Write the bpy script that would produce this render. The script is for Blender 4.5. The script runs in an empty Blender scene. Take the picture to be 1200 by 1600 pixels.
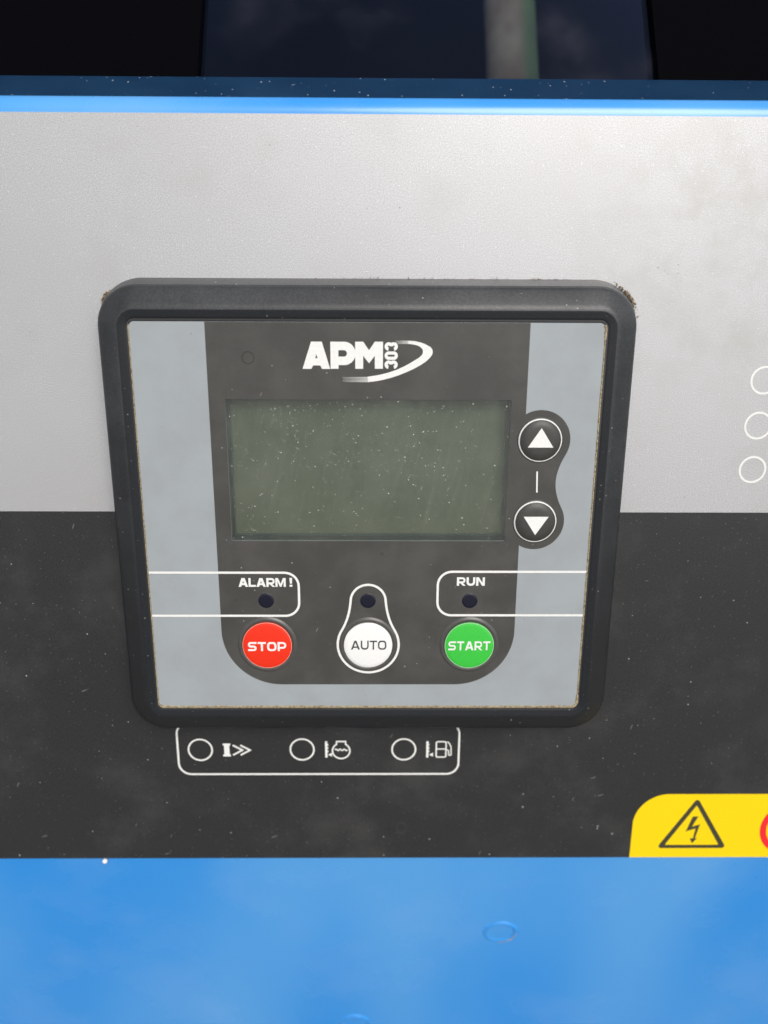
import bpy, bmesh, math, random
from mathutils import Matrix, Vector

random.seed(7)
S = bpy.context.scene
COL = S.collection
MM = 0.001

# ------------------------------------------------------------------ frame of the panel
# panel coordinates in millimetres: u right, v up along the panel, w out of it; w = 0 is the
# front of the controller's faceplate, w = -10 the printed fascia it is mounted on
TILT = math.radians(20)
PANEL = Matrix(((1, 0, 0, 0),
                (0, math.sin(TILT), -math.cos(TILT), 0),
                (0, math.cos(TILT), math.sin(TILT), 1.2),
                (0, 0, 0, 1)))

# ------------------------------------------------------------------ camera
cam = bpy.data.cameras.new('camera')
cam_ob = bpy.data.objects.new('camera', cam)
COL.objects.link(cam_ob)
cam.sensor_fit = 'VERTICAL'
cam.sensor_height = 36.0
cam.sensor_width = 27.0
cam.lens = 36.0 * 1202.0 / 1600.0
cam.clip_start = 0.005
cam.clip_end = 2000
pitch, yaw, roll = -0.268456, -0.0091737, 0.0042996
rot = Matrix.Rotation(yaw, 4, 'Y') @ Matrix.Rotation(pitch, 4, 'X') @ Matrix.Rotation(roll, 4, 'Z')
cam_ob.matrix_world = PANEL @ Matrix.Translation(Vector((2.5346, 60.995, 205.253)) * MM) @ rot
cam.dof.use_dof = True
cam.dof.focus_distance = 0.213
cam.dof.aperture_fstop = 7.7
S.camera = cam_ob

# ------------------------------------------------------------------ sky, sun, exposure
SUN_DIR = Vector((0.30, -0.62, 0.95)).normalized()      # from the scene towards the sun
world = bpy.data.worlds.new('World')
S.world = world
world.use_nodes = True
nt = world.node_tree
nt.nodes.clear()
n_out = nt.nodes.new('ShaderNodeOutputWorld')
n_bg = nt.nodes.new('ShaderNodeBackground')
n_sky = nt.nodes.new('ShaderNodeTexSky')
n_sky.sky_type = 'NISHITA'
n_sky.sun_disc = False
n_sky.sun_elevation = math.asin(SUN_DIR.z)
n_sky.sun_rotation = math.atan2(SUN_DIR.x, SUN_DIR.y)
n_sky.dust_density = 4.0
n_sky.ozone_density = 1.0
n_hs = nt.nodes.new('ShaderNodeHueSaturation')
n_hs.inputs['Saturation'].default_value = 0.30
n_tc = nt.nodes.new('ShaderNodeTexCoord')
n_no = nt.nodes.new('ShaderNodeTexNoise')
n_no.inputs['Scale'].default_value = 2.2
n_no.inputs['Detail'].default_value = 5.0
n_no.inputs['Roughness'].default_value = 0.55
n_mr = nt.nodes.new('ShaderNodeMapRange')
n_mr.inputs['From Min'].default_value = 0.32
n_mr.inputs['From Max'].default_value = 0.68
n_mr.inputs['To Min'].default_value = 0.65
n_mr.inputs['To Max'].default_value = 1.35
n_mx = nt.nodes.new('ShaderNodeVectorMath')
n_mx.operation = 'SCALE'
L = nt.links
L.new(n_sky.outputs['Color'], n_hs.inputs['Color'])
L.new(n_tc.outputs['Generated'], n_no.inputs['Vector'])
L.new(n_no.outputs['Fac'], n_mr.inputs['Value'])
L.new(n_hs.outputs['Color'], n_mx.inputs[0])
L.new(n_mr.outputs['Result'], n_mx.inputs['Scale'])
L.new(n_mx.outputs['Vector'], n_bg.inputs['Color'])
n_bg.inputs['Strength'].default_value = 0.14
L.new(n_bg.outputs['Background'], n_out.inputs['Surface'])

sun = bpy.data.lights.new('sun', 'SUN')
sun.energy = 1.5
sun.angle = math.radians(35)
sun.color = (1.0, 0.95, 0.88)
sun_ob = bpy.data.objects.new('sun', sun)
COL.objects.link(sun_ob)
sun_ob.rotation_euler = SUN_DIR.to_track_quat('Z', 'Y').to_euler()
sun_ob.location = (0.3, -0.6, 2.2)

S.view_settings.view_transform = 'Standard'
S.view_settings.look = 'None'
S.view_settings.gamma = 1.0
S.view_settings.exposure = 0.06


# ------------------------------------------------------------------ materials
class N:
    """small helper round one node tree; texture coordinates are object millimetres"""
    def __init__(self, name):
        self.m = bpy.data.materials.new(name)
        self.m.use_nodes = True
        self.t = self.m.node_tree
        self.b = self.t.nodes['Principled BSDF']
        tc = self.t.nodes.new('ShaderNodeTexCoord')
        self.co = self.vm('SCALE', tc.outputs['Object'], s=1000.0)

    def link(self, a, b):
        if isinstance(a, (int, float)):
            b.default_value = a
        elif isinstance(a, tuple):
            b.default_value = a if len(a) == len(b.default_value) else tuple(a) + (1,)
        else:
            self.t.links.new(a, b)

    def vm(self, op, a, b=None, s=None):
        n = self.t.nodes.new('ShaderNodeVectorMath')
        n.operation = op
        self.link(a, n.inputs[0])
        if b is not None:
            self.link(b, n.inputs[1])
        if s is not None:
            n.inputs['Scale'].default_value = s
        return n.outputs['Vector']

    def ma(self, op, a, b=0.0, c=0.0, clamp=False):
        n = self.t.nodes.new('ShaderNodeMath')
        n.operation = op
        n.use_clamp = clamp
        for i, x in enumerate((a, b, c)):
            self.link(x, n.inputs[i])
        return n.outputs[0]

    def noise(self, scale, detail=2.0, rough=0.5, vec=None, off=0.0):
        n = self.t.nodes.new('ShaderNodeTexNoise')
        v = self.co if vec is None else vec
        if off:
            v = self.vm('ADD', v, (off, off * 1.7, off * .6))
        self.link(v, n.inputs['Vector'])
        n.inputs['Scale'].default_value = scale
        n.inputs['Detail'].default_value = detail
        n.inputs['Roughness'].default_value = rough
        return n.outputs['Fac']

    def rng(self, v, a, b, c=0.0, d=1.0):
        n = self.t.nodes.new('ShaderNodeMapRange')
        n.interpolation_type = 'SMOOTHSTEP'
        self.link(v, n.inputs['Value'])
        for k, x in zip(('From Min', 'From Max', 'To Min', 'To Max'), (a, b, c, d)):
            n.inputs[k].default_value = x
        return n.outputs['Result']

    def mix(self, f, a, b, mode='MIX'):
        n = self.t.nodes.new('ShaderNodeMix')
        n.data_type = 'RGBA'
        n.blend_type = mode
        self.link(f, n.inputs[0])
        self.link(a, n.inputs[6])
        self.link(b, n.inputs[7])
        return n.outputs[2]

    def specks(self, scale, rmax, power=4.0, rotz=0.0, stretch=None, off=0.0):
        """sparse dots; with stretch they become short scratches. rmax in mm"""
        v = self.co
        if rotz or stretch or off:
            n = self.t.nodes.new('ShaderNodeMapping')
            n.vector_type = 'TEXTURE' if stretch else 'POINT'
            self.link(v, n.inputs['Vector'])
            n.inputs['Rotation'].default_value = (0, 0, rotz)
            n.inputs['Location'].default_value = (off, off * 1.3, off * 0.7)
            if stretch:
                n.inputs['Scale'].default_value = (stretch, 1, 1)
            v = n.outputs['Vector']
        n = self.t.nodes.new('ShaderNodeTexVoronoi')
        n.voronoi_dimensions = '2D'
        self.link(v, n.inputs['Vector'])
        n.inputs['Scale'].default_value = scale
        sp = self.t.nodes.new('ShaderNodeSeparateColor')
        self.link(n.outputs['Color'], sp.inputs[0])
        r = self.ma('MULTIPLY', self.ma('POWER', sp.outputs[0], power), rmax * scale)
        q = self.ma('SUBTRACT', 1.0, self.ma('DIVIDE', n.outputs['Distance'], self.ma('ADD', r, 1e-4)))
        return self.ma('MULTIPLY', q, 3.0, clamp=True)

    def set(self, color=None, rough=None, metal=None, spec=None, coat=None, coat_rough=None):
        b = self.b.inputs
        if color is not None: self.link(color, b['Base Color'])
        if rough is not None: self.link(rough, b['Roughness'])
        if metal is not None: self.link(metal, b['Metallic'])
        if spec is not None: self.link(spec, b['Specular IOR Level'])
        if coat is not None: self.link(coat, b['Coat Weight'])
        if coat_rough is not None: self.link(coat_rough, b['Coat Roughness'])
        return self

    def bump(self, h, strength, dist):
        n = self.t.nodes.new('ShaderNodeBump')
        n.inputs['Strength'].default_value = strength
        n.inputs['Distance'].default_value = dist * MM
        self.link(h, n.inputs['Height'])
        self.link(n.outputs['Normal'], self.b.inputs['Normal'])
        return self


def g(x):
    return (x, x, x, 1)


M = {}


def plain(name, col, rough=0.4, spec=0.5, grain=0.06):
    k = N(name)
    f = k.noise(1.2, 3, .6)
    c2 = tuple(x * (1 - grain * 2.2) for x in col[:3]) + (1,)
    k.set(k.mix(k.rng(f, .3, .7), tuple(col[:3]) + (1,), c2), rough, spec=spec)
    M[name] = k.m
    return k


# printed grey of the fascia: silvery, grainy lacquer with soft stains
k = N('fascia_grey')
grain = k.noise(4.6, 1, .6)
cloud = k.noise(.025, 4, .6)
stain = k.rng(k.noise(.045, 5, .62, off=31), .50, .72)
c = k.mix(k.rng(grain, .28, .72), (.34, .342, .348, 1), (.66, .662, .668, 1))
c = k.mix(k.ma('MULTIPLY', k.rng(cloud, .4, .7), .30), c, (.46, .455, .45, 1))
dx = k.vm('SUBTRACT', k.co, (92.0, 76.0, 0.0))
n_ = k.t.nodes.new('ShaderNodeVectorMath')
n_.operation = 'LENGTH'
k.link(dx, n_.inputs[0])
blot = k.ma('MULTIPLY', k.rng(n_.outputs['Value'], 10.0, 60.0, 1.0, 0.0), k.rng(k.noise(.11, 6, .68, off=4), .42, .64))
c = k.mix(k.ma('ADD', k.ma('MULTIPLY', stain, .20), k.ma('MULTIPLY', blot, .34), clamp=True), c, (.40, .392, .365, 1))
c = k.mix(k.ma('MULTIPLY', k.specks(.12, .36, 16), .6), c, (.22, .20, .18, 1))
c = k.mix(k.ma('MULTIPLY', k.specks(.7, .20, 7, off=9), .5), c, (.85, .85, .84, 1))
k.set(c, k.rng(grain, .3, .7, .36, .50), metal=.45, spec=.4)
k.bump(grain, .08, .03)
M['fascia_grey'] = k.m

k = N('fascia_black')
grain = k.noise(2.4, 3, .75)
c = k.mix(k.rng(grain, .3, .72), (.011, .0112, .0113, 1), (.033, .0335, .034, 1))
haze = k.rng(k.noise(.04, 5, .65, off=12), .45, .75)
c = k.mix(k.ma('MULTIPLY', haze, .32), c, (.072, .073, .071, 1))
c = k.mix(k.ma('MULTIPLY', k.specks(.20, .32, 12), .65), c, (.55, .54, .50, 1))
c = k.mix(k.ma('MULTIPLY', k.specks(.6, .13, 5, off=5), .45), c, (.40, .40, .38, 1))
c = k.mix(k.ma('MULTIPLY', k.specks(.20, .22, 11, rotz=.35, stretch=7, off=3), .3), c, (.45, .45, .43, 1))
c = k.mix(k.ma('MULTIPLY', k.specks(.20, .20, 11, rotz=1.2, stretch=6, off=17), .25), c, (.45, .45, .43, 1))
k.set(c, k.rng(grain, .3, .7, .34, .52), spec=.45)
k.bump(grain, .3, .04)
M['fascia_black'] = k.m

k = N('bezel_plastic')
grain = k.noise(2.8, 2, .6)
c = k.mix(k.rng(grain, .3, .7), (.009, .0098, .0108, 1), (.017, .018, .0198, 1))
dust = k.rng(k.noise(.035, 5, .65, off=44), .30, .75)
sx = k.t.nodes.new('ShaderNodeSeparateXYZ')
k.link(k.co, sx.inputs[0])
settle = k.rng(sx.outputs['Y'], -60.0, 62.0, .05, 1.0)        # more dust has settled towards the top
fleck = k.rng(k.noise(1.6, 3, .7, off=9), .40, .66, .55, 1.0)
c = k.mix(k.ma('MULTIPLY', k.ma('MULTIPLY', k.ma('ADD', k.ma('MULTIPLY', dust, .45), .20), settle), fleck), c, (.082, .088, .093, 1))
c = k.mix(k.ma('MULTIPLY', k.specks(.35, .24, 10), .6), c, (.45, .45, .42, 1))
k.set(c, k.rng(grain, .3, .7, .30, .42), spec=.42)
k.bump(grain, .25, .05)
M['bezel_plastic'] = k.m
plain('lip_plastic', (.035, .035, .035), .22, .5)
k = N('bezel_smooth')
grain = k.noise(2.8, 2, .6)
c = k.mix(k.rng(grain, .3, .7), (.008, .0095, .012, 1), (.015, .0165, .020, 1))
c = k.mix(k.ma('MULTIPLY', k.specks(.5, .22, 9), .5), c, (.35, .35, .33, 1))
k.set(c, .5, spec=.3)
k.bump(grain, .15, .04)
M['bezel_smooth'] = k.m

k = N('faceplate_grey')
f = k.noise(.06, 4, .6)
c = k.mix(k.rng(f, .35, .7), (.325, .355, .372, 1), (.298, .322, .336, 1))
c = k.mix(k.ma('MULTIPLY', k.specks(.11, .40, 12), .55), c, (.16, .16, .15, 1))
c = k.mix(k.ma('MULTIPLY', k.specks(.4, .12, 8, off=7), .35), c, (.6, .6, .58, 1))
k.set(c, k.rng(k.noise(.5, 3), .3, .7, .36, .48), spec=.4)
k.bump(k.noise(4, 2), .1, .02)
M['faceplate_grey'] = k.m

k = N('dark_field')
f = k.noise(.08, 5, .62, off=3)
c = k.mix(k.rng(f, .35, .72), (.050, .0485, .0445, 1), (.070, .0675, .062, 1))
fine = k.noise(3, 2, .6)
c = k.mix(k.ma('MULTIPLY', k.rng(fine, .45, .7), .25), c, (.088, .084, .079, 1))
c = k.mix(k.ma('MULTIPLY', k.specks(.28, .24, 10), .6), c, (.5, .5, .46, 1))
c = k.mix(k.ma('MULTIPLY', k.specks(.12, .7, 12, off=21), .40), c, (.030, .029, .027, 1))
c = k.mix(k.ma('MULTIPLY', k.specks(.22, .18, 11, rotz=1.1, stretch=6, off=13), .35), c, (.4, .4, .38, 1))
k.set(c, k.rng(f, .3, .7, .38, .5), spec=.4)
k.bump(fine, .12, .02)
M['dark_field'] = k.m

plain('white_ink', (.80, .80, .77), .4, .4, .03)
plain('red_key', (.80, .030, .008), .35, .4, .03)
plain('green_key', (.045, .52, .055), .35, .4, .03)
plain('white_key', (.82, .82, .80), .33, .45, .02)
plain('text_dark', (.055, .055, .058), .45, .4)
plain('key_ring', (.075, .073, .068), .30, .5)
plain('key_rim', (.85, .32, .24), .4, .4)
plain('green_rim', (.40, .70, .40), .4, .4)
plain('dome_dark', (.050, .048, .044), .42, .45)
plain('led_lens', (.007, .008, .020), .25, .4)
plain('yellow_vinyl', (.88, .62, .0), .4, .4, .02)
plain('black_vinyl', (.05, .048, .025), .45, .4)
plain('red_vinyl', (.80, .02, .03), .4, .4, .02)
plain('recess_wall', (.022, .038, .050), .3, .5)
plain('screen_rim', (.045, .068, .070), .35, .4)
plain('cavity_black', (.002, .002, .003), .9, .02)
plain('gasket', (.008, .008, .009), .6, .3)
k = N('post_paint')  # colours of the stripe reflected in the window
sx = k.t.nodes.new('ShaderNodeSeparateXYZ')
k.link(k.co, sx.inputs[0])
c = k.mix(k.rng(k.noise(.06, 3, .6), .35, .65), (.48, .46, .38, 1), (.36, .30, .24, 1))
c = k.mix(k.rng(sx.outputs['X'], 60.0, 66.0), c, (.20, .32, .18, 1))
k.set(c, .6, spec=.2)
M['post_paint'] = k.m
plain('bead_white', (.88, .88, .85), .25, .5, .02)

k = N('silver_edge')
k.set((.42, .43, .44, 1), .32, metal=.5)
M['silver_edge'] = k.m

k = N('dirt')
f = k.noise(1.4, 4, .7)
c = k.mix(k.rng(f, .3, .62), (.15, .11, .065, 1), (.42, .35, .23, 1))
c = k.mix(k.rng(k.noise(2.8, 3, .6, off=5), .56, .72), c, (.16, .12, .075, 1))
k.set(c, .9, spec=.1)
k.bump(f, .8, .3)
M['dirt'] = k.m

k = N('moss')
f = k.noise(1.8, 4, .7)
c = k.mix(k.rng(f, .35, .65), (.10, .078, .050, 1), (.42, .33, .21, 1))
k.set(c, .95, spec=.1)
M['moss'] = k.m

k = N('blue_paint')
mp = k.t.nodes.new('ShaderNodeMapping')
mp.inputs['Scale'].default_value = (1.0, .35, .35)
k.link(k.co, mp.inputs['Vector'])
reflect_zones = k.rng(k.noise(.013, 1.5, .45, vec=mp.outputs['Vector'], off=2.5), .36, .66)  # soft reflections of the surroundings, put into the paint colour
c = k.mix(reflect_zones, (.020, .275, .76, 1), (.085, .355, .78, 1))
reflect_haze = k.rng(k.noise(.03, 3, .5, off=8), .45, .8)  # pale haze of those reflections, in colour and roughness
c = k.mix(k.ma('MULTIPLY', reflect_haze, .16), c, (.25, .45, .78, 1))
c = k.mix(k.ma('MULTIPLY', k.specks(.05, .3, 9), .2), c, (.4, .55, .75, 1))
k.set(c, k.rng(reflect_haze, 0, 1, .26, .36), spec=.5, coat=.5, coat_rough=.12)
k.bump(k.noise(.35, 2), .05, .05)
M['blue_paint'] = k.m

k = N('navy_trim')  # blue ledge with its shade put into the colour, dust specks on top
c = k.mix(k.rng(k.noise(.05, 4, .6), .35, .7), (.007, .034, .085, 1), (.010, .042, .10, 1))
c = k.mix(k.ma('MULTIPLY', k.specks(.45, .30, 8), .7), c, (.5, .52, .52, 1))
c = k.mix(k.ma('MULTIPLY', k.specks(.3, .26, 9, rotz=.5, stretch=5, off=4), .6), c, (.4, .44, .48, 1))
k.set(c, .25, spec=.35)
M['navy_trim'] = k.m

k = N('lcd')
f = k.noise(.05, 3, .6)
c = k.mix(k.rng(f, .35, .7), (.105, .122, .076, 1), (.122, .138, .088, 1))
k.set(c, .45, spec=.3)
M['lcd'] = k.m

# clear window over the display: dusty, scratched film
k = N('window_film')
t = k.t
tr = t.nodes.new('ShaderNodeBsdfTransparent')
tr.inputs['Color'].default_value = (.93, .95, .95, 1)
b2 = k.b
mask = k.ma('MULTIPLY', k.specks(1.5, .12, 3.0, off=6), .4)
mp = t.nodes.new('ShaderNodeMapping')
mp.vector_type = 'TEXTURE'
mp.inputs['Rotation'].default_value = (0, 0, math.radians(76))
mp.inputs['Scale'].default_value = (26, 1, 1)
k.link(k.co, mp.inputs['Vector'])
streak = k.rng(k.noise(.9, 4, .65, vec=mp.outputs['Vector']), .45, .75)
hazy = k.rng(k.noise(.07, 4, .6, off=15), .35, .75)
haze_all = k.ma('ADD', k.ma('MULTIPLY', streak, .035), k.ma('MULTIPLY', hazy, .05))
fac = k.ma('ADD', k.ma('MULTIPLY', mask, .70), k.ma('ADD', haze_all, .03), clamp=True)
k.set((.40, .425, .35, 1), .5, spec=.3)
msh = t.nodes.new('ShaderNodeMixShader')
k.link(fac, msh.inputs[0])
t.links.new(tr.outputs[0], msh.inputs[1])
t.links.new(b2.outputs[0], msh.inputs[2])
gl = t.nodes.new('ShaderNodeBsdfGlossy')
gl.inputs['Roughness'].default_value = .12
fr = t.nodes.new('ShaderNodeFresnel')
fr.inputs['IOR'].default_value = 1.35
ms2 = t.nodes.new('ShaderNodeMixShader')
t.links.new(fr.outputs[0], ms2.inputs[0])
t.links.new(msh.outputs[0], ms2.inputs[1])
t.links.new(gl.outputs[0], ms2.inputs[2])
t.links.new(ms2.outputs[0], t.nodes['Material Output'].inputs['Surface'])
M['window_film'] = k.m

# dark tinted glass above the fascia
k = N('tinted_glass')
t = k.t
tr = t.nodes.new('ShaderNodeBsdfTransparent')
tr.inputs['Color'].default_value = (.55, .56, .58, 1)
cloud_haze = k.rng(k.noise(.022, 4, .6, off=3), .48, .78)  # purple-grey cloud reflections put into the glass colour
k.set(k.mix(cloud_haze, (.002, .006, .020, 1), (.032, .031, .046, 1)), .35, spec=.3)
msh = t.nodes.new('ShaderNodeMixShader')
k.link(k.ma('ADD', k.ma('MULTIPLY', cloud_haze, .35), .08), msh.inputs[0])
t.links.new(tr.outputs[0], msh.inputs[1])
t.links.new(k.b.outputs[0], msh.inputs[2])
gl = t.nodes.new('ShaderNodeBsdfGlossy')
gl.inputs['Roughness'].default_value = .05
gl.inputs['Color'].default_value = (.20, .29, .56, 1)
fr = t.nodes.new('ShaderNodeFresnel')
fr.inputs['IOR'].default_value = 1.3
ms2 = t.nodes.new('ShaderNodeMixShader')
t.links.new(fr.outputs[0], ms2.inputs[0])
t.links.new(msh.outputs[0], ms2.inputs[1])
t.links.new(gl.outputs[0], ms2.inputs[2])
t.links.new(ms2.outputs[0], t.nodes['Material Output'].inputs['Surface'])
M['tinted_glass'] = k.m


# ------------------------------------------------------------------ object helpers
def thing(name, label, cat, origin=(0, 0, 0), group=None):
    o = bpy.data.objects.new(name, None)
    o.empty_display_size = 0.01
    COL.objects.link(o)
    o.matrix_world = PANEL @ Matrix.Translation(Vector(origin) * MM)
    o['label'] = label
    o['category'] = cat
    if group:
        o['group'] = group
    return o


def link(name, me, mat, parent, at=(0, 0, 0), label=None):
    """a mesh object placed at a panel point (mm) below its parent; `at` is relative to the parent"""
    if not me.materials:
        me.materials.append(M[mat])
    o = bpy.data.objects.new(name, me)
    COL.objects.link(o)
    if parent is not None:
        o.parent = parent
    o.location = Vector(at) * MM
    if label:
        o['label'] = label
    return o


def from_bm(name, bm, mat, parent, at=(0, 0, 0), smooth=None, label=None):
    bmesh.ops.recalc_face_normals(bm, faces=bm.faces)
    for v in bm.verts:
        v.co *= MM
    me = bpy.data.meshes.new(name)
    bm.to_mesh(me)
    bm.free()
    if smooth is not None:
        me.polygons.foreach_set('use_smooth', [True] * len(me.polygons))
        me.set_sharp_from_angle(angle=math.radians(smooth))
    return link(name, me, mat, parent, at, label)


def fill_mesh(loops, t):
    """flat plate of thickness t (top at z = 0) bounded by loops (even-odd), as a mesh in mm"""
    cu = bpy.data.curves.new('tmp', 'CURVE')
    cu.dimensions = '2D'
    cu.fill_mode = 'BOTH'
    cu.extrude = t / 2
    for lp in loops:
        sp = cu.splines.new('POLY')
        sp.points.add(len(lp) - 1)
        for p, q in zip(sp.points, lp):
            p.co = (q[0], q[1], 0, 1)
        sp.use_cyclic_u = True
    ob = bpy.data.objects.new('tmp', cu)
    COL.objects.link(ob)
    dg = bpy.context.evaluated_depsgraph_get()
    me = bpy.data.meshes.new_from_object(ob.evaluated_get(dg))
    bpy.data.objects.remove(ob)
    bpy.data.curves.remove(cu)
    return me


def plates(name, groups, t, mat, parent, at=(0, 0, 0), label=None):
    """groups: list of loop-lists; every group is filled by itself and all become ONE part"""
    bm = bmesh.new()
    for i, loops in enumerate(groups):
        me = fill_mesh(loops, t)
        b = bmesh.new()
        b.from_mesh(me)
        dz = -t / 2 + (i % 3) * 0.008
        for v in b.verts:
            v.co.z += dz
        b.to_mesh(me)
        b.free()
        bm.from_mesh(me)
        bpy.data.meshes.remove(me)
    return from_bm(name, bm, mat, parent, at, label=label)


def arc(cx, cy, r, a0, a1, n=24):
    return [(cx + r * math.cos(math.radians(a0 + (a1 - a0) * i / n)),
             cy + r * math.sin(math.radians(a0 + (a1 - a0) * i / n))) for i in range(n + 1)]


def circle(cx, cy, r, n=64):
    return arc(cx, cy, r, 0, 360, n)[:-1]


def rrect(x0, y0, x1, y1, r, n=10):
    r = max(r, 1e-3)
    return (arc(x1 - r, y1 - r, r, 0, 90, n) + arc(x0 + r, y1 - r, r, 90, 180, n) +
            arc(x0 + r, y0 + r, r, 180, 270, n) + arc(x1 - r, y0 + r, r, 270, 360, n))


def fillet(pts, r, closed=False, n=8):
    out = []
    m = len(pts)
    for i, p in enumerate(pts):
        if not closed and i in (0, m - 1):
            out.append(p)
            continue
        a, b, c = Vector(pts[i - 1]), Vector(p), Vector(pts[(i + 1) % m])
        d1, d2 = (a - b), (c - b)
        l1, l2 = d1.length, d2.length
        d1.normalize(); d2.normalize()
        ang = d1.angle(d2)
        if ang > math.pi - .05:
            out.append(p)
            continue
        d = min(r / math.tan(ang / 2), l1 * .49, l2 * .49)
        rr = d * math.tan(ang / 2)
        p1, p2 = b + d1 * d, b + d2 * d
        cen = b + (d1 + d2).normalized() * (rr / math.sin(ang / 2))
        v1, v2 = p1 - cen, p2 - cen
        tot = v1.angle_signed(v2)
        for j in range(n + 1):
            q = v1.copy()
            q.rotate(Matrix.Rotation(-tot * j / n, 2))
            out.append((cen.x + q.x, cen.y + q.y))
    return out


def stroke(pts, w, closed=False):
    """ribbon of width w about a polyline -> list of loops"""
    P = [Vector(p) for p in pts]
    Q = [P[0]]
    for p in P[1:]:
        if (p - Q[-1]).length > 1e-5:
            Q.append(p)
    if closed and (Q[0] - Q[-1]).length < 1e-5:
        Q.pop()
    P = Q
    m = len(P)
    le, ri = [], []
    for i in range(m):
        if closed:
            a, c = P[i - 1], P[(i + 1) % m]
        else:
            a, c = P[max(i - 1, 0)], P[min(i + 1, m - 1)]
        d1 = (P[i] - a) if (P[i] - a).length > 1e-9 else (c - P[i])
        d2 = (c - P[i]) if (c - P[i]).length > 1e-9 else d1
        d1 = d1.normalized(); d2 = d2.normalized()
        n1 = Vector((-d1.y, d1.x)); n2 = Vector((-d2.y, d2.x))
        nn = (n1 + n2)
        nn = nn.normalized() if nn.length > 1e-6 else n1
        kk = (w / 2) / max(nn.dot(n1), .35)
        le.append(tuple(P[i] + nn * kk)); ri.append(tuple(P[i] - nn * kk))
    if closed:
        return [le, ri]
    return [le + ri[::-1]]


def lathe(name, prof, mat, parent, at, seg=72, smooth=40, label=None, wob=0.0, sx=1.0, sy=1.0):
    """profile [(radius, w)] turned about the panel normal"""
    bm = bmesh.new()
    rings = []
    for r, z in prof:
        if r < 1e-6:
            rings.append([bm.verts.new((0, 0, z))])
        else:
            rings.append([bm.verts.new((r * sx * math.cos(2 * math.pi * i / seg), r * sy * math.sin(2 * math.pi * i / seg), z)) for i in range(seg)])
    for A, B in zip(rings, rings[1:]):
        for i in range(seg):
            j = (i + 1) % seg
            if len(A) == 1:
                bm.faces.new((A[0], B[i], B[j]))
            elif len(B) == 1:
                bm.faces.new((A[i], A[j], B[0]))
            else:
                bm.faces.new((A[i], A[j], B[j], B[i]))
    return from_bm(name, bm, mat, parent, at, smooth, label)


def ring_loft(name, hx, hy, prof, r0, mat, parent, at=(0, 0, 0), smooth=28, n=14, cap_in=False, label=None):
    """rounded-rectangle loops offset outwards by s at height w; prof = [(s, w)]"""
    bm = bmesh.new()
    loops = []
    for s, z in prof:
        loops.append([bm.verts.new((x, y, z)) for x, y in rrect(-hx - s, -hy - s, hx + s, hy + s, max(r0 + s, .15), n)])
    for A, B in zip(loops, loops[1:]):
        for i in range(len(A)):
            j = (i + 1) % len(A)
            bm.faces.new((A[i], A[j], B[j], B[i]))
    if cap_in:
        bm.faces.new(loops[0])
    return from_bm(name, bm, mat, parent, at, smooth, label)


def sweep(name, prof, u0, u1, mat, parent, at=(0, 0, 0), smooth=30, thick=1.2, label=None):
    """sheet whose section (v, w) runs along u, given a real thickness behind it"""
    bm = bmesh.new()
    P = [Vector(p) for p in prof]
    back = []
    for i, p in enumerate(P):
        d = (P[min(i + 1, len(P) - 1)] - P[max(i - 1, 0)]).normalized()
        back.append(p + Vector((-d.y, d.x)) * thick)
    loop = P + back[::-1]
    A = [bm.verts.new((u0, q.x, q.y)) for q in loop]
    B = [bm.verts.new((u1, q.x, q.y)) for q in loop]
    m = len(loop)
    for i in range(m):
        j = (i + 1) % m
        bm.faces.new((A[i], A[j], B[j], B[i]))
    for i in range(len(P) - 1):
        for X in (A, B):
            bm.faces.new((X[i], X[i + 1], X[m - 2 - i], X[m - 1 - i]))
    return from_bm(name, bm, mat, parent, at, smooth, label)


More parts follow.
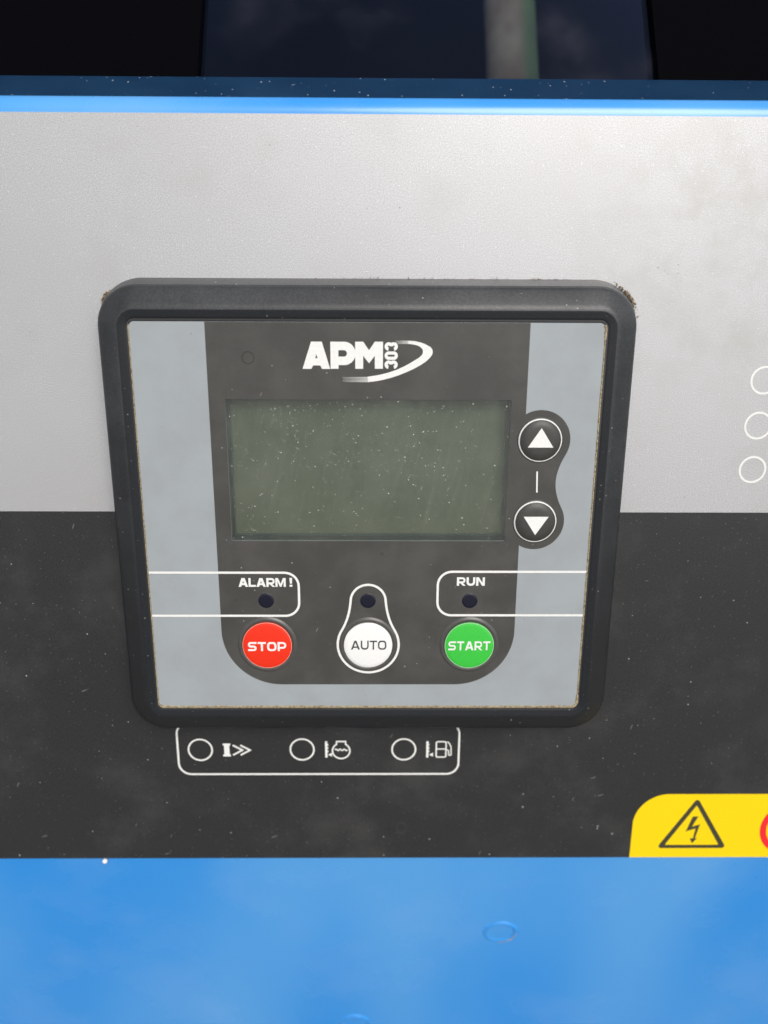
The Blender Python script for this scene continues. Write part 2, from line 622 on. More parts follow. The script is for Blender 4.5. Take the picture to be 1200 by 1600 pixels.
# ------------------------------------------------------------------ lettering
def glyph(ch, t):
    """-> (width, groups of loops) for a wide, squarish capital of height 1 with stem t"""
    h = t / 2
    w = .96
    if ch == 'A':
        w = 1.08
        q = t * 1.18
        dx = w / 2 - .60 * q
        cb, ct = .20, .20 + t * .85
        inner = lambda y: q + y * dx
        ya = (w / 2 - q) / dx
        outer = [(0, 0), (w / 2 - .6 * q, 1), (w / 2 + .6 * q, 1), (w, 0), (w - q, 0),
                 (w - inner(cb), cb), (inner(cb), cb), (q, 0)]
        hole = [(inner(ct), ct), (w - inner(ct), ct), (w / 2, ya)]
        return w, [[outer, hole]]
    if ch == 'L':
        w = .82
        return w, [[[(0, 0), (0, 1), (t, 1), (t, t * .9), (w, t * .9), (w, 0)]]]
    if ch == 'M':
        w = 1.18
        q = t
        return w, [[[(0, 0), (0, 1), (q * 1.25, 1), (w / 2, .34), (w - q * 1.25, 1), (w, 1), (w, 0), (w - q, 0),
                     (w - q, .66), (w / 2 + q * .42, .02), (w / 2 - q * .42, .02), (q, .66), (q, 0)]]]
    if ch == 'N':
        q = t
        return w, [[[(0, 0), (0, 1), (q * 1.15, 1), (w - q, .33), (w - q, 1), (w, 1), (w, 0), (w - q * 1.15, 0), (q, .67), (q, 0)]]]
    if ch == 'O':
        w = 1.02
        return w, [[rrect(0, 0, w, 1, .36), rrect(t, t * .88, w - t, 1 - t * .88, max(.36 - t * .8, .08))]]
    if ch == 'U':
        p = fillet([(h, 1), (h, h), (w - h, h), (w - h, 1)], .30)
        return w, [stroke(p, t)]
    if ch == 'T':
        w = .90
        b = t * .9
        return w, [[[(0, 1), (w, 1), (w, 1 - b), (w / 2 + h, 1 - b), (w / 2 + h, 0), (w / 2 - h, 0), (w / 2 - h, 1 - b), (0, 1 - b)]]]
    if ch == 'S':
        b = t * .9
        p = [(w, 1 - b / 2), (h, 1 - b / 2), (h, .5), (w - h, .5), (w - h, b / 2), (0, b / 2)]
        return w, [stroke(fillet(p, .20), b)]
    if ch in 'PR':
        m_ = .36 if ch == 'P' else .40
        b = t * .9
        p = [(t, 1 - b / 2), (w - h, 1 - b / 2), (w - h, m_), (t, m_)]
        gr = [[[(0, 0), (0, 1), (t, 1), (t, 0)]], stroke(fillet(p, .26), b)]
        if ch == 'R':
            y = m_ - b / 2
            gr.append([[(w * .42, y), (w * .42 + t * 1.15, y), (w + .03, 0), (w - t * 1.15, 0)]])
        return w, gr
    if ch == '!':
        w = .24
        return w, [[[(0, 1), (w, 1), (w * .86, .34), (w * .14, .34)]], [[(0, 0), (0, .22), (w, .22), (w, 0)]]]
    return .42, []


def lettering(text, u0, u1, v0, v1, t, mat, parent, at=(0, 0, 0), gap=.12, name='lettering', thick=.05):
    x = 0
    gr = []
    for ch in text:
        w, gs = glyph(ch, t)
        for lp in gs:
            gr.append([[(px + x, py) for px, py in l] for l in lp])
        x += w + gap
    x -= gap
    sx, sy = (u1 - u0) / x, (v1 - v0)
    gr = [[[(u0 + px * sx, v0 + py * sy) for px, py in l] for l in lp] for lp in gr]
    return plates(name, gr, thick, mat, parent, at)


# ================================================================== ground: unseen sheet, added for bounce light and the apron's reflection
k = N('concrete')
c = k.mix(k.rng(k.noise(.004, 6, .6), .3, .7), (.13, .13, .125, 1), (.20, .195, .185, 1))
k.set(c, .85, spec=.2)
M['concrete'] = k.m
bm = bmesh.new()
bmesh.ops.create_grid(bm, x_segments=8, y_segments=8, size=400000)
gr = from_bm('ground', bm, 'concrete', None)
gr['kind'] = 'structure'

# ================================================================== cabinet (blue sheet metal)
WF = -10.0                       # front of the fascia print
VT, VB = 106.6, -117.0           # top and bottom edge of the fascia
UX = 260.0
cab = thing('generator_cabinet', 'blue painted sheet-metal cabinet with folded edge, apron and dark window around the fascia', 'cabinet')
wp = WF - .6                     # face of the metal under the print

# back plate with the opening that the controller sits in (four strips round the hole)
plates('back_plate', [[[(-UX, VB + .3), (-UX, VT), (UX, VT), (UX, VB + .3)], rrect(-69.5, -63, 69.5, 63, 3)]], 1.2, 'blue_paint', cab, (0, 0, wp))

# folded ledge above: a 5 mm bend, then a sheet running back
R_, TH = 5.0, math.radians(62)
prof = [(VT + .05, wp)]
for i in range(1, 13):
    a = TH * i / 12
    prof.append((VT + .05 + R_ * math.sin(a), wp - R_ * (1 - math.cos(a))))
bv, bw = prof[-1]
LED = 18.5
end = (bv + LED * math.cos(TH), bw - LED * math.sin(TH))
bend = sweep('folded_edge', prof, -UX, UX, 'blue_paint', cab, thick=-1.0)
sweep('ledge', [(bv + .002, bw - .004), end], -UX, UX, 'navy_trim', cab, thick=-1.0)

# apron below: the sheet is folded back by 14 degrees under the fascia and runs on downwards
SH = math.radians(14)
prof = [(VB + .25, wp + .02)]
rc = 6.0
for i in range(1, 9):
    a = SH * i / 8
    prof.append((VB + .25 - rc * math.sin(a), wp + .02 - rc * (1 - math.cos(a))))
p0 = Vector(prof[-1])
td = Vector((-math.cos(SH), -math.sin(SH)))      # down the apron
nd = Vector((-td.y, td.x))                       # into the cabinet
APRON0 = p0.copy()
prof.append(tuple(p0 + td * 2))
prof.append(tuple(p0 + td * 1085))
apron = sweep('apron', prof, -UX, UX, 'blue_paint', cab, thick=1.2)
if nd.y > 0:
    nd = -nd


def on_apron(u, d, up=0.0):
    q = APRON0 + td * d - nd * up
    return (u, q.x, q.y)


# two faint rings pressed through the apron by welds behind it
k = N('rust')
k.set(k.mix(k.rng(k.noise(1.5, 3), .4, .6), (.30, .20, .10, 1), (.45, .42, .36, 1)), .8)
M['rust'] = k.m
for uu, dd, rr in ((47.0, 40.2, 5.3), (-6.0, 99.6, 5.2)):
    seg = 56
    bm = bmesh.new()
    rings = []
    for r, z in ((rr - .95, -.03), (rr - .6, .16), (rr - .3, .34), (rr, .40), (rr + .3, .34), (rr + .6, .16), (rr + .95, -.03)):
        ring = []
        for i in range(seg):
            a = 2 * math.pi * i / seg
            kk = 1 + .03 * math.sin(2 * a + 1) + .02 * math.sin(5 * a)
            ring.append(bm.verts.new((r * kk * math.cos(a), r * kk * math.sin(a), z * (1 + .35 * math.sin(a + .7)))))
        rings.append(ring)
    for A, B in zip(rings, rings[1:]):
        for i in range(seg):
            bm.faces.new((A[i], A[(i + 1) % seg], B[(i + 1) % seg], B[i]))
    o = from_bm('weld_mark', bm, 'blue_paint', apron, on_apron(uu, dd), smooth=60, label='faint raised ring with a rusty rim' if uu > 0 else None)
    o.rotation_euler = (SH, 0, 0)
    if uu > 0:
        bm = bmesh.new()
        seg = 40
        A, B = [], []
        for i in range(seg):
            f = i / (seg - 1)
            a = math.radians(-100 + 120 * f)
            wdt = (.16 + .22 * random.random()) * math.sin(math.pi * min(max(f, .04), .96)) ** .5
            for lst, r in ((A, rr + .15 - wdt), (B, rr + .15 + wdt)):
                lst.append(bm.verts.new((r * math.cos(a), r * math.sin(a), .45)))
        for i in range(seg - 1):
            if random.random() < .82:
                bm.faces.new((A[i], A[i + 1], B[i + 1], B[i]))
        ro = from_bm('rust_patch', bm, 'rust', apron, on_apron(uu, dd))
        ro.rotation_euler = (SH, 0, 0)

# dark window behind the ledge, leaning back, between black pillars
LEAN = math.radians(28)
pd = Vector((math.cos(LEAN), -math.sin(LEAN)))


def pane(name, u0, u1, mat, off, t, h=95, slope=0.0, label=None):
    bm = bmesh.new()
    nrm = Vector((math.sin(LEAN), math.cos(LEAN)))
    e = Vector(end) - Vector((0, 3)) * 0
    b0 = e - pd * 4 + nrm * off
    q = [b0, b0 + pd * h, b0 + pd * h - nrm * t, b0 - nrm * t]
    A = [bm.verts.new((u0, x.x, x.y)) for x in q]
    B = [bm.verts.new((u1, x.x, x.y)) for x in q]
    for i in range(4):
        bm.faces.new((A[i], A[(i + 1) % 4], B[(i + 1) % 4], B[i]))
    bm.faces.new(A)
    bm.faces.new(B)
    return from_bm(name, bm, mat, cab, label=label)


pane('window_pane', -50, 82, 'tinted_glass', -3.0, 1.5, label='dark tinted glass leaning back behind the ledge')
pane('pillar', -UX, -47.2, 'cavity_black', -1.0, 8)
pane('pillar', 80.2, UX, 'cavity_black', -1.0, 8)
bm = bmesh.new()  # tube added in place of a pale reflection on the glass
nrm = Vector((math.sin(LEAN), math.cos(LEAN)))
c0 = Vector(end) - pd * 6 - nrm * 100
A, B = [], []
for i in range(40):
    a = 2 * math.pi * i / 40
    for lst, hh in ((A, 0), (B, 150)):
        q = c0 + pd * hh + nrm * (11.0 * math.sin(a))
        lst.append(bm.verts.new((60.0 + 11.0 * math.cos(a), q.x, q.y)))
for i in range(40):
    bm.faces.new((A[i], A[(i + 1) % 40], B[(i + 1) % 40], B[i]))
bm.faces.new(A)
bm.faces.new(B)
from_bm('inner_post', bm, 'post_paint', cab, smooth=40, label='pale round post blurred behind the dark glass')
pane('rear_wall', -240, 250, 'cavity_black', -160, 3, h=420)

# ================================================================== printed fascia
fas = thing('fascia_panel', 'printed grey and black fascia sheet with indicator rings and symbols', 'control panel')
VS = 1.8
hx, hy = 69.5, 63.0
TF = .5
plates('grey_field', [[[(-UX, VS), (-UX, VT), (UX, VT), (UX, VS), (hx, VS), (hx, hy), (-hx, hy), (-hx, VS)]]], TF, 'fascia_grey', fas, (0, 0, WF), label='pale silver grey upper part with fine grain')
plates('black_field', [[[(-UX, VS - .01), (-hx, VS - .01), (-hx, -hy), (hx, -hy), (hx, VS - .01), (UX, VS - .01), (UX, VB), (-UX, VB)]]], TF, 'fascia_black', fas, (0, 0, WF), label='dusty black lower part')
for uu, vv, r in ((-53.3, -76.4, 3.72), (-21.1, -76.3, 3.72), (11.1, -76.3, 3.72)):
    plates('indicator_ring', [[circle(0, 0, r + .26), circle(0, 0, r - .26)]], .05, 'white_ink', fas, (uu, vv, WF + .05))
for uu, vv in ((110.25, 40.0), (110.15, 27.3), (110.2, 14.6)):
    plates('indicator_ring', [[circle(0, 0, 3.95), circle(0, 0, 3.38)]], .05, 'white_ink', fas, (uu, vv, WF + .05))
plates('indicator_outline', [[rrect(-60.7, -85.5, 28.9, -66.6, 4.2), rrect(-60.1, -84.9, 28.3, -67.2, 3.6)]], .05, 'white_ink', fas, (0, 0, WF + .05))
# symbols: run-on arrow, coolant level, fuel level
ic = [[[(-46.15, -74.15), (-43.75, -74.15), (-43.75, -74.75), (-44.1, -74.9), (-44.1, -78.0), (-43.75, -78.15), (-43.75, -78.75),
        (-46.15, -78.75), (-46.15, -78.15), (-45.75, -78.0), (-45.75, -74.9), (-46.15, -74.75)]]]
for x in (-43.0, -40.6):
    ic.append(stroke([(x, -74.75), (x + 3.0, -76.5), (x, -78.25)], .55))
plates('arrow_symbol', ic, .05, 'white_ink', fas, (0, 0, WF + .05))


def level_bar(x):
    b = [[[(x - .42, -73.4), (x + .30, -73.4), (x + .30, -79.2), (x - .42, -79.2)]]]
    for y in (-74.4, -75.6, -76.8):
        b.append([[(x + .31, y), (x + .62, y), (x + .62, y - .45), (x + .31, y - .45)]])
    b.append([[(x + .45, -78.2), (x + 1.75, -77.5), (x + 1.75, -78.9)]])
    return b


ic = level_bar(-13.4)
cx_, cy_, rr = -8.75, -76.8, 2.75
body = arc(cx_, cy_, rr, 122, 418, 40)
body = body + [(cx_ + 1.42, -73.45), (cx_ - 1.42, -73.45)]
ic.append(stroke(body, .48, True))
wav = [(cx_ - 1.95 + i * 3.9 / 24, -76.45 + .26 * math.sin(i / 24 * 6 * math.pi)) for i in range(25)]
ic.append(stroke(wav, .40))
plates('coolant_symbol', ic, .05, 'white_ink', fas, (0, 0, WF + .05))
ic = level_bar(18.65)
ic.append(stroke(rrect(21.4, -79.05, 24.5, -73.55, .5, 4), .45, True))
ic.append([[(21.63, -76.35), (24.27, -76.35), (24.27, -75.95), (21.63, -75.95)]])
ic.append(stroke(fillet([(24.75, -76.5), (25.35, -76.7), (25.35, -78.4), (26.2, -78.4), (26.05, -75.2), (25.2, -73.7), (24.75, -73.7)], .3), .36))
plates('fuel_symbol', ic, .05, 'white_ink', fas, (0, 0, WF + .05))

# ================================================================== warning sticker
stk = thing('warning_sticker', 'yellow vinyl hazard sticker with black lightning triangle on the black fascia', 'sticker', (106.7, -104.5, WF))
sh_ = [(86.4 - 106.7, VB + .1 + 104.5)]
sh_ += [(x - 106.7, y + 104.5) for x, y in ([(200, VB + .1)] + arc(190, -102.8, 10, 0, 90, 12) + arc(97.6, -104.0, 11.2, 90, 180, 20))]
plates('sticker_sheet', [[sh_]], .12, 'yellow_vinyl', stk, (0, 0, .12))
tri_o = fillet([(0, 10.4), (-11.7, -8.8), (11.5, -8.8)], .9, True, 6)
tri_i = fillet([(0, 7.6), (-9.05, -7.55), (8.85, -7.55)], .25, True, 4)
plates('warning_triangle', [[tri_o, tri_i]], .05, 'black_vinyl', stk, (0, 0, .17))
bolt = [(-.85, 3.3), (.95, 3.3), (-.75, -.55), (1.85, .35), (.72, -5.0), (1.4, -5.0), (-.05, -6.95), (-.95, -5.0), (.1, -5.0), (.55, -1.2), (-2.6, -2.35)]
plates('lightning_bolt', [[bolt]], .05, 'black_vinyl', stk, (0, 0, .17))
plates('red_ring', [[circle(32.0, -1.4, 10.2), circle(32.0, -1.4, 8.1)]], .05, 'red_vinyl', stk, (0, 0, .17))

# white bead in the corner between fascia and shelf
bead = thing('white_bead', 'tiny round white bead in the crease between black fascia and blue apron', 'bead', (-86.9, VB - .4, WF + .75))
prof = [(0, .82)]
for i in range(1, 12):
    a = math.pi * i / 12
    prof.append((.82 * math.sin(a), .82 * math.cos(a)))
prof.append((0, -.82))
lathe('pearl', prof, 'bead_white', bead, (0, 0, 0), seg=24)

# ================================================================== controller
ctl = thing('generator_controller', 'black framed generator controller with grey face, blank display and coloured keys', 'controller')
HX, HY, RF = 62.0, 55.55, 1.6
bezel = ring_loft('bezel', HX, HY, [(3.0, .25), (3.4, .20), (3.9, .06), (4.6, -.28), (8.0, -2.35), (8.6, -2.75), (8.95, -3.15), (9.0, -3.35)], RF, 'bezel_plastic', ctl, smooth=45)
ring_loft('bezel_channel', HX, HY, [(.75, -.10), (.95, .02), (1.4, .06), (2.3, .18), (2.7, .235), (3.02, .245)], RF, 'bezel_smooth', bezel, smooth=60)
ring_loft('inner_lip', HX, HY, [(.07, -2.5), (.07, -.10), (.25, .03), (.70, .05), (.80, -.15)], RF, 'lip_plastic', bezel)
ring_loft('gasket', HX, HY, [(8.2, -3.2), (8.82, -3.36), (8.82, -3.66), (8.2, -3.7)], RF, 'gasket', bezel)
ring_loft('bezel_skirt', HX, HY, [(8.0, -3.62), (9.05, -3.66), (9.2, -3.8), (11.0, -9.6), (11.05, -10.1)], RF, 'bezel_plastic', bezel)

# faceplate with an opening for the display
LX0, LX1, LY0, LY1 = -38.0, 38.3, -3.85, 35.5
face = plates('faceplate', [[rrect(-HX, -HY, HX, HY, RF), rrect(LX0, LY0, LX1, LY1, .4, 3)]], .8, 'faceplate_grey', ctl)

# dark printed field with the lobe round the arrow keys
DX = 42.3
lobe = []
rl, rs = 9.2, 8.9
A1, A2 = (46.5, 24.7), (46.4, 1.9)
# upper circle from where it meets x = DX, clockwise to the neck; then lower circle
R1 = 8.2
R2 = 8.1
a_s = math.degrees(math.acos((DX - A1[0]) / R1))
up = arc(A1[0], A1[1], R1, a_s, -28, 26)
lo = arc(A2[0], A2[1], R2, 28, -math.degrees(math.acos((DX - A2[0]) / R2)), 26)
p_a, p_b = Vector(up[-1]), Vector(lo[0])
ta, tb = Vector((-.47, -.88)), Vector((-.47, .88))
neck = []
for i in range(1, 16):
    f = i / 16
    c0, c1, c2, c3 = p_a, p_a + ta * 6.2, p_b + tb * 6.2, p_b
    q = c0 * (1 - f) ** 3 + c1 * 3 * f * (1 - f) ** 2 + c2 * 3 * f * f * (1 - f) + c3 * f ** 3
    neck.append(tuple(q))
VBOT = -48.15
RB = 17.0
outline = [(-DX, HY - .06), (DX, HY - .06)] + up + neck + lo
outline += arc(DX - RB, VBOT + RB, RB, 0, -90, 20) + arc(-DX + RB, VBOT + RB, RB, 270, 180, 20)
plates('dark_field', [[outline, rrect(LX0, LY0, LX1, LY1, .4, 3)]], .05, 'dark_field', face, (0, 0, .05), label='charcoal printed field with lobes round the arrow keys')

# printed outlines
LW = .66
ZP = .10
alarm = fillet([(-HX + .15, -13.3), (-19.7, -13.3), (-19.7, -26.4), (-HX + .15, -26.4)], 4.0)
plates('alarm_outline', [stroke(alarm, LW)], .05, 'white_ink', face, (0, 0, ZP))
run = fillet([(HX - .15, -12.95), (19.8, -12.95), (19.8, -26.2), (HX - .15, -26.2)], 4.0)
plates('run_outline', [stroke(run, LW)], .05, 'white_ink', face, (0, 0, ZP))
K = -35.4
top = arc(0, -21.9, 5.0, 172, 8, 26)[::1]
bot = arc(0, K, 8.85, 30, -210, 50)
def bez(p, q, t0, t1, l):
    p, q, t0, t1 = map(Vector, (p, q, t0, t1))
    out = []
    for i in range(1, 14):
        f = i / 14
        x = p * (1 - f) ** 3 + (p + t0 * l) * 3 * f * (1 - f) ** 2 + (q + t1 * l) * 3 * f * f * (1 - f) + q * f ** 3
        out.append(tuple(x))
    return out
kx = top + bez(top[-1], bot[0], (0.08, -1), (-.5, .87), 3.6) + bot + bez(bot[-1], top[0], (.5, .87), (-.08, -1), 3.6)
plates('auto_outline', [stroke(kx, LW, True)], .05, 'white_ink', face, (0, 0, ZP))
lettering('ALARM', -36.75, -23.35, -17.55, -14.9, .25, 'white_ink', face, (0, 0, ZP), gap=.06)
lettering('!', -22.3, -21.5, -17.5, -14.85, .27, 'white_ink', face, (0, 0, ZP))
lettering('RUN', 25.2, 33.15, -17.15, -14.6, .25, 'white_ink', face, (0, 0, ZP), gap=.10)
plates('divider_line', [stroke([(46.2, 16.1), (46.45, 10.2)], .42)], .05, 'white_ink', face, (0, 0, ZP))

# logo
G = []
G.append([[(-17.15, 43.55), (-14.8, 50.56), (-12.0, 50.56), (-9.9, 43.55), (-12.05, 43.55), (-12.5, 44.45), (-14.35, 44.45), (-14.85, 43.55)],
          [(-13.5, 47.35), (-13.8, 46.3), (-13.15, 46.3)]])
pb = [(-9.78, 50.56)] + arc(-6.2, 47.56, 3.0, 90, -90, 22) + [(-7.7, 44.56), (-7.7, 43.6), (-9.78, 43.6)]
ph = [(-7.7, 48.4)] + arc(-6.3, 47.57, .83, 90, -90, 12) + [(-7.7, 46.74)]
G.append([pb, ph])
G.append([[(-3.3, 43.62), (-3.3, 50.58), (-1.2, 50.58), (.32, 48.4), (1.83, 50.6), (3.97, 50.6), (3.97, 43.64), (1.83, 43.64), (1.83, 46.98), (.32, 45.05), (-1.23, 46.97), (-1.23, 43.62)]])
logo = plates('logo_letters', G, .05, 'white_ink', face, (0, 0, ZP))
# the three digits turned on their side
def three(cx, cy, r, off, t):
    return [stroke(arc(cx - off, cy, r, 262, 8, 24), t), stroke(arc(cx + off, cy, r, 172, -82, 24), t)]


DG = three(6.12, 49.38, .68, .63, .84)
DG.append([rrect(4.4, 45.95, 7.86, 48.12, 1.05), rrect(5.2, 46.78, 7.06, 47.3, .25)])
DG += three(6.12, 44.70, .68, .63, .84)
plates('logo_digits', DG, .05, 'white_ink', face, (0, 0, ZP))
so = [(10.6, 50.86), (12.24, 50.78), (13.6, 50.5), (14.79, 50.12), (16.43, 49.24), (16.9, 48.6), (17.0, 48.0), (16.85, 47.3), (16.31, 46.57), (15.2, 45.5), (13.79, 44.59), (12.1, 43.65), (10.16, 42.77), (8.2, 41.98), (6.15, 41.31), (3.8, 40.7), (1.39, 40.28), (0, 40.16)]
si = [(10.6, 50.08), (12.25, 49.86), (13.1, 49.62), (13.71, 49.3), (14.3, 48.75), (14.46, 48.17), (14.38, 47.6), (14.04, 47.1), (13.3, 46.45), (12.31, 45.84), (10.9, 45.0), (9.42, 44.21), (7.6, 43.4), (5.78, 42.76), (4.1, 42.3), (2.49, 41.95), (0, 41.56)]
plates('logo_swoosh', [[so + si[::-1]]], .05, 'white_ink', face, (0, 0, ZP))
dots = []
for i in range(13):
    for j in range(4):
        xx = .1 - i * .53 - (.265 if j % 2 else 0)
        f = 1 - i / 14
        y = 40.27 + j * .36
        r = .08 + .15 * f
        dots.append([[(xx - r, y), (xx, y - r), (xx + r, y), (xx, y + r)]])
for i in range(7):
    for j in range(3):
        xx = 10.6 - i * .50 - (.25 if j % 2 else 0)
        f = 1 - i / 8
        y = 50.18 + j * .30
        r = .07 + .14 * f
        dots.append([[(xx - r, y), (xx, y - r), (xx + r, y), (xx, y + r)]])
dd = plates('logo_dots', dots, .05, 'white_ink', face, (0, 0, ZP))
dd['kind'] = 'stuff'

# display: recess walls, liquid-crystal floor, scratched clear window
DP = -6.0
disp = link('display_recess', bpy.data.meshes.new('display_recess'), 'recess_wall', ctl)
bm = bmesh.new()
A = [bm.verts.new((x, y, -.06)) for x, y in rrect(LX0 - .05, LY0 - .05, LX1 + .05, LY1 + .05, .4, 3)]
B = [bm.verts.new((x, y, DP)) for x, y in rrect(LX0 - .05, LY0 - .05, LX1 + .05, LY1 + .05, .4, 3)]
for i in range(len(A)):
    j = (i + 1) % len(A)
    bm.faces.new((A[i], A[j], B[j], B[i]))
for v in bm.verts:
    v.co *= MM
bm.to_mesh(disp.data)
bm.free()
plates('display_screen', [[rrect(LX0 + .3, LY0 + .3, LX1 - .3, LY1 - .3, .4, 3)]], .4, 'lcd', disp, (0, 0, DP + .5), label='blank grey green liquid-crystal screen')
plates('screen_frame', [[rrect(LX0 + .0, LY0 + .0, LX1 - .0, LY1 - .0, .4, 3), rrect(LX0 + .4, LY0 + .5, LX1 - .5, LY1 - .3, .6, 4)]], .5, 'screen_rim', disp, (0, 0, DP + 1.1))
plates('display_window', [[rrect(LX0 + .02, LY0 + .02, LX1 - .02, LY1 - .02, .38, 3)]], .25, 'window_film', disp, (0, 0, -.12), label='clear window, dusty and scratched')


# dust flakes and hair scratches on the window, joined into one part
k = N('dust_flake')
ge = k.t.nodes.new('ShaderNodeNewGeometry')
k.set(k.mix(ge.outputs['Random Per Island'], (.17, .185, .165, 1), (.58, .60, .55, 1)), .8, spec=.2)
M['dust_flake'] = k.m
bm = bmesh.new()
rnd = random.Random(11)
centres = [(rnd.uniform(LX0, LX1), LY0 + (LY1 - LY0) * (1 - rnd.random() ** 1.5), rnd.uniform(3, 9)) for _ in range(16)]
cnt = 0
while cnt < 1250:
    if rnd.random() < .5:
        x, y = LX0 + (LX1 - LX0) * rnd.random() ** 1.15, LY0 + (LY1 - LY0) * (1 - rnd.random() ** 1.35)
    else:
        c_ = rnd.choice(centres)
        x, y = rnd.gauss(c_[0], c_[2]), rnd.gauss(c_[1], c_[2] * .7)
    if not (LX0 + .5 < x < LX1 - .5 and LY0 + .5 < y < LY1 - .5):
        continue
    cnt += 1
    r = .042 + .145 * rnd.random() ** 5.0
    a0 = rnd.random() * 6
    kx_ = rnd.uniform(.7, 1.7)
    vs = [bm.verts.new((x + r * kx_ * math.cos(a0 + q * math.pi / 3) * rnd.uniform(.75, 1.2), y + r * math.sin(a0 + q * math.pi / 3) * rnd.uniform(.75, 1.2), -.085)) for q in range(6)]
    tip = bm.verts.new((x, y, -.085 + r * .35))
    for q in range(6):
        bm.faces.new((vs[q], vs[(q + 1) % 6], tip))
for _ in range(46):
    x, y = rnd.uniform(LX0 + 4, LX1 - 4), rnd.uniform(LY0 + 3, LY1 - 3)
    a0 = rnd.choice((rnd.gauss(-.5, .18), rnd.gauss(-.5, .18), rnd.gauss(1.25, .12)))
    ln, wd = rnd.uniform(.5, 2.3), rnd.uniform(.020, .045)
    d_ = Vector((math.cos(a0), math.sin(a0)))
    p_ = Vector((-d_.y, d_.x)) * wd
    o_ = Vector((x, y))
    vs = [bm.verts.new((q.x, q.y, -.08)) for q in (o_ - d_ * ln / 2, o_ + p_, o_ + d_ * ln / 2, o_ - p_)]
    bm.faces.new(vs)
o = from_bm('dust', bm, 'dust_flake', disp)
o['kind'] = 'stuff'

# dried drop marks
plain('drop_mark', (.047, .046, .043), .5, .3)
plates('drop_mark', [[circle(0, 0, 1.75, 30), circle(.06, -.05, 1.35, 30)]], .02, 'drop_mark', face, (-31.4, 46.4, .075))
o = plates('drop_mark', [[circle(0, 0, 2.0, 30), circle(.05, .1, 1.6, 30)]], .02, 'drop_mark', fas, (10.7, -105.5, WF + .03))
o.scale = (.8, 1.15, 1)

# keys
def embossed_key(name, u, mat, rim_mat, text, tx, tmat, tt, r=7.12, label=None):
    root = lathe(name, [(r, .02), (r, .62), (r - .12, .70), (r - 1.0, .80), (r - 3.5, .90), (0, .95)], mat, ctl, (u, K, 0), label=label)
    lathe('key_skirt', [(r + 1.55, .03), (r + 1.35, .16), (r + 1.0, .40), (r + .7, .46), (r + .4, .40), (r + .22, .28), (r + .03, .24)], 'key_ring', root, (0, 0, 0))
    if rim_mat:
        lathe('key_rim', [(r + .02, .60), (r + .015, .72), (r - .14, .735), (r - .16, .66)], rim_mat, root, (0, 0, 0))
    lettering(text, tx[0] - u, tx[1] - u, tx[2] - K, tx[3] - K, tt, tmat, root, (0, 0, .98), gap=.13)
    return root


embossed_key('stop_button', -29.2, 'red_key', 'key_rim', 'STOP', (-34.75, -23.65, -37.0, -34.2), 'white_ink', .23)
embossed_key('auto_button', -.02, 'white_key', None, 'AUTO', (-4.95, 5.25, -36.55, -33.75), 'text_dark', .17, r=7.0)
embossed_key('start_button', 29.3, 'green_key', 'green_rim', 'START', (23.2, 35.35, -36.75, -33.95), 'white_ink', .21)
for uu, vv, flip in ((46.5, 24.7, 1), (46.4, 1.85, -1)):
    r = 5.7
    b = lathe('arrow_button', [(r + .5, .02), (r + .2, .16), (r - .1, .42), (r - .6, .74), (r - 1.4, 1.05), (r - 2.2, 1.16), (r - 3.2, 1.20), (0, 1.22)], 'dome_dark', ctl, (uu, vv, .05), smooth=70, label='dark domed key with a white %s arrow' % ('up' if flip > 0 else 'down'))
    lathe('white_ring', [(r + .22, .10), (r + .20, .27), (r - .02, .46), (r - .12, .44)], 'white_ink', b, (0, 0, 0))
    h = 1.75
    plates('arrow_symbol', [[(lambda s: [(-3.45, -s * h), (3.45, -s * h), (0, s * h * 2.25 - s * .4)])(flip)]], .05, 'white_ink', b, (0, 0, 1.27))
for uu in (-29.1, -.05, 29.05):
    vv = -21.75
    lathe('indicator_light', [(2.22, .06), (2.15, .11), (1.6, .12), (0, .125)], 'led_lens', ctl, (uu, vv, .05), seg=40)

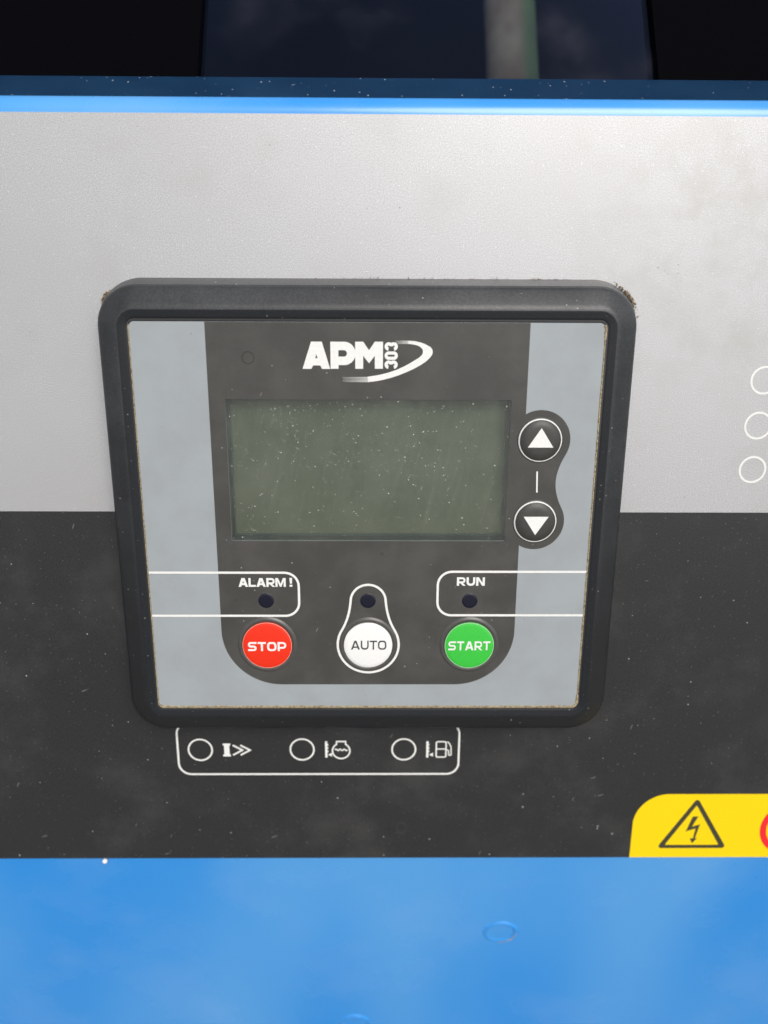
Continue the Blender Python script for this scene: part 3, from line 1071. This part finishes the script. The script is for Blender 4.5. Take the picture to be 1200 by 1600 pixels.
# dirt packed into the seam round the faceplate
bm = bmesh.new()
base = []
q = rrect(-HX, -HY, HX, HY, RF, 12)
m = len(q)
path = []
for i in range(m):
    a, b = Vector(q[i]), Vector(q[(i + 1) % m])
    n_ = max(1, int((b - a).length / .35))
    for j in range(n_):
        path.append(a.lerp(b, j / n_))
m = len(path)
wv = 0.0
secs = []
for i, p in enumerate(path):
    d = (path[(i + 1) % m] - path[i - 1]).normalized()
    nn = Vector((d.y, -d.x))
    wv = wv * .75 + random.uniform(-1, 1) * .25
    basew = .10
    wo = .12
    if p.y < -HY + 1:
        basew = .38
    elif p.x > HX - 1:
        basew = .22
    elif p.x < -HX + 1:
        basew = .10
    if p.x > HX - 4 and abs(p.y) > HY - 4:
        basew = .45
    wi = max(.03, basew + wv * .8 * basew + random.uniform(-.3, .3) * basew)
    wo = max(wo, .38 if basew > .25 else .22)
    zt = .08 + .16 * random.random()
    secs.append([bm.verts.new((p.x - nn.x * wi, p.y - nn.y * wi, .005)),
                 bm.verts.new((p.x - nn.x * wi * .4, p.y - nn.y * wi * .4, zt + .04)),
                 bm.verts.new((p.x + nn.x * .2, p.y + nn.y * .2, zt)),
                 bm.verts.new((p.x + nn.x * wo, p.y + nn.y * wo, .055))])
gaps = [random.random() for _ in range(m // 6 + 2)]
hole = lambda i: True
hole2 = lambda i: False
for i in range(m):
    A, B = secs[i], secs[(i + 1) % m]
    yy = path[i].y
    if yy > HY - .8 and hole(i) or abs(yy) < HY - 1 and path[i].x < 0 and hole2(i):
        continue
    for j in range(3):
        bm.faces.new((A[j], A[j + 1], B[j + 1], B[j]))
o = from_bm('seam_dirt', bm, 'dirt', face, label='tan dirt packed into the seam round the faceplate')
o['kind'] = 'stuff'

# moss and grit caught on the top of the skirt, mainly at the corners
bm = bmesh.new()


def crumb(x, y, z, r):
    res = bmesh.ops.create_icosphere(bm, subdivisions=1, radius=r)
    for v in res['verts']:
        v.co *= random.uniform(.65, 1.3)
        v.co += Vector((x, y, z))


so_ = 11.0
cxr, cyr, rad = HX - RF, HY - RF, RF + so_
for _ in range(110):
    a = math.radians(random.gauss(42, 11))
    rr = rad + random.uniform(-.25, .5) + abs(random.gauss(0, .25))
    crumb(cxr + rr * math.cos(a), cyr + rr * math.sin(a), WF + random.uniform(0, 1.3), random.uniform(.10, .30))
for _ in range(60):
    a = math.radians(random.gauss(142, 5))
    rr = rad + random.uniform(-.3, .6)
    crumb(-cxr + rr * math.cos(a), cyr + rr * math.sin(a), WF + random.uniform(0, 1.3), random.uniform(.10, .28))
for _ in range(46):
    x = random.triangular(-30, 60, 50)
    crumb(x, HY + so_ + random.uniform(-.1, .35), WF + random.uniform(0, .5), random.uniform(.08, .22))
for x, y in ((79.5, 69.0), (77.6, 69.8), (83, 70.6), (80.5, 68.2)):
    crumb(x, y, WF + .02, random.uniform(.10, .2))
o = from_bm('moss', bm, 'moss', bezel, label='brown moss and grit along the top corners')
o['kind'] = 'stuff'
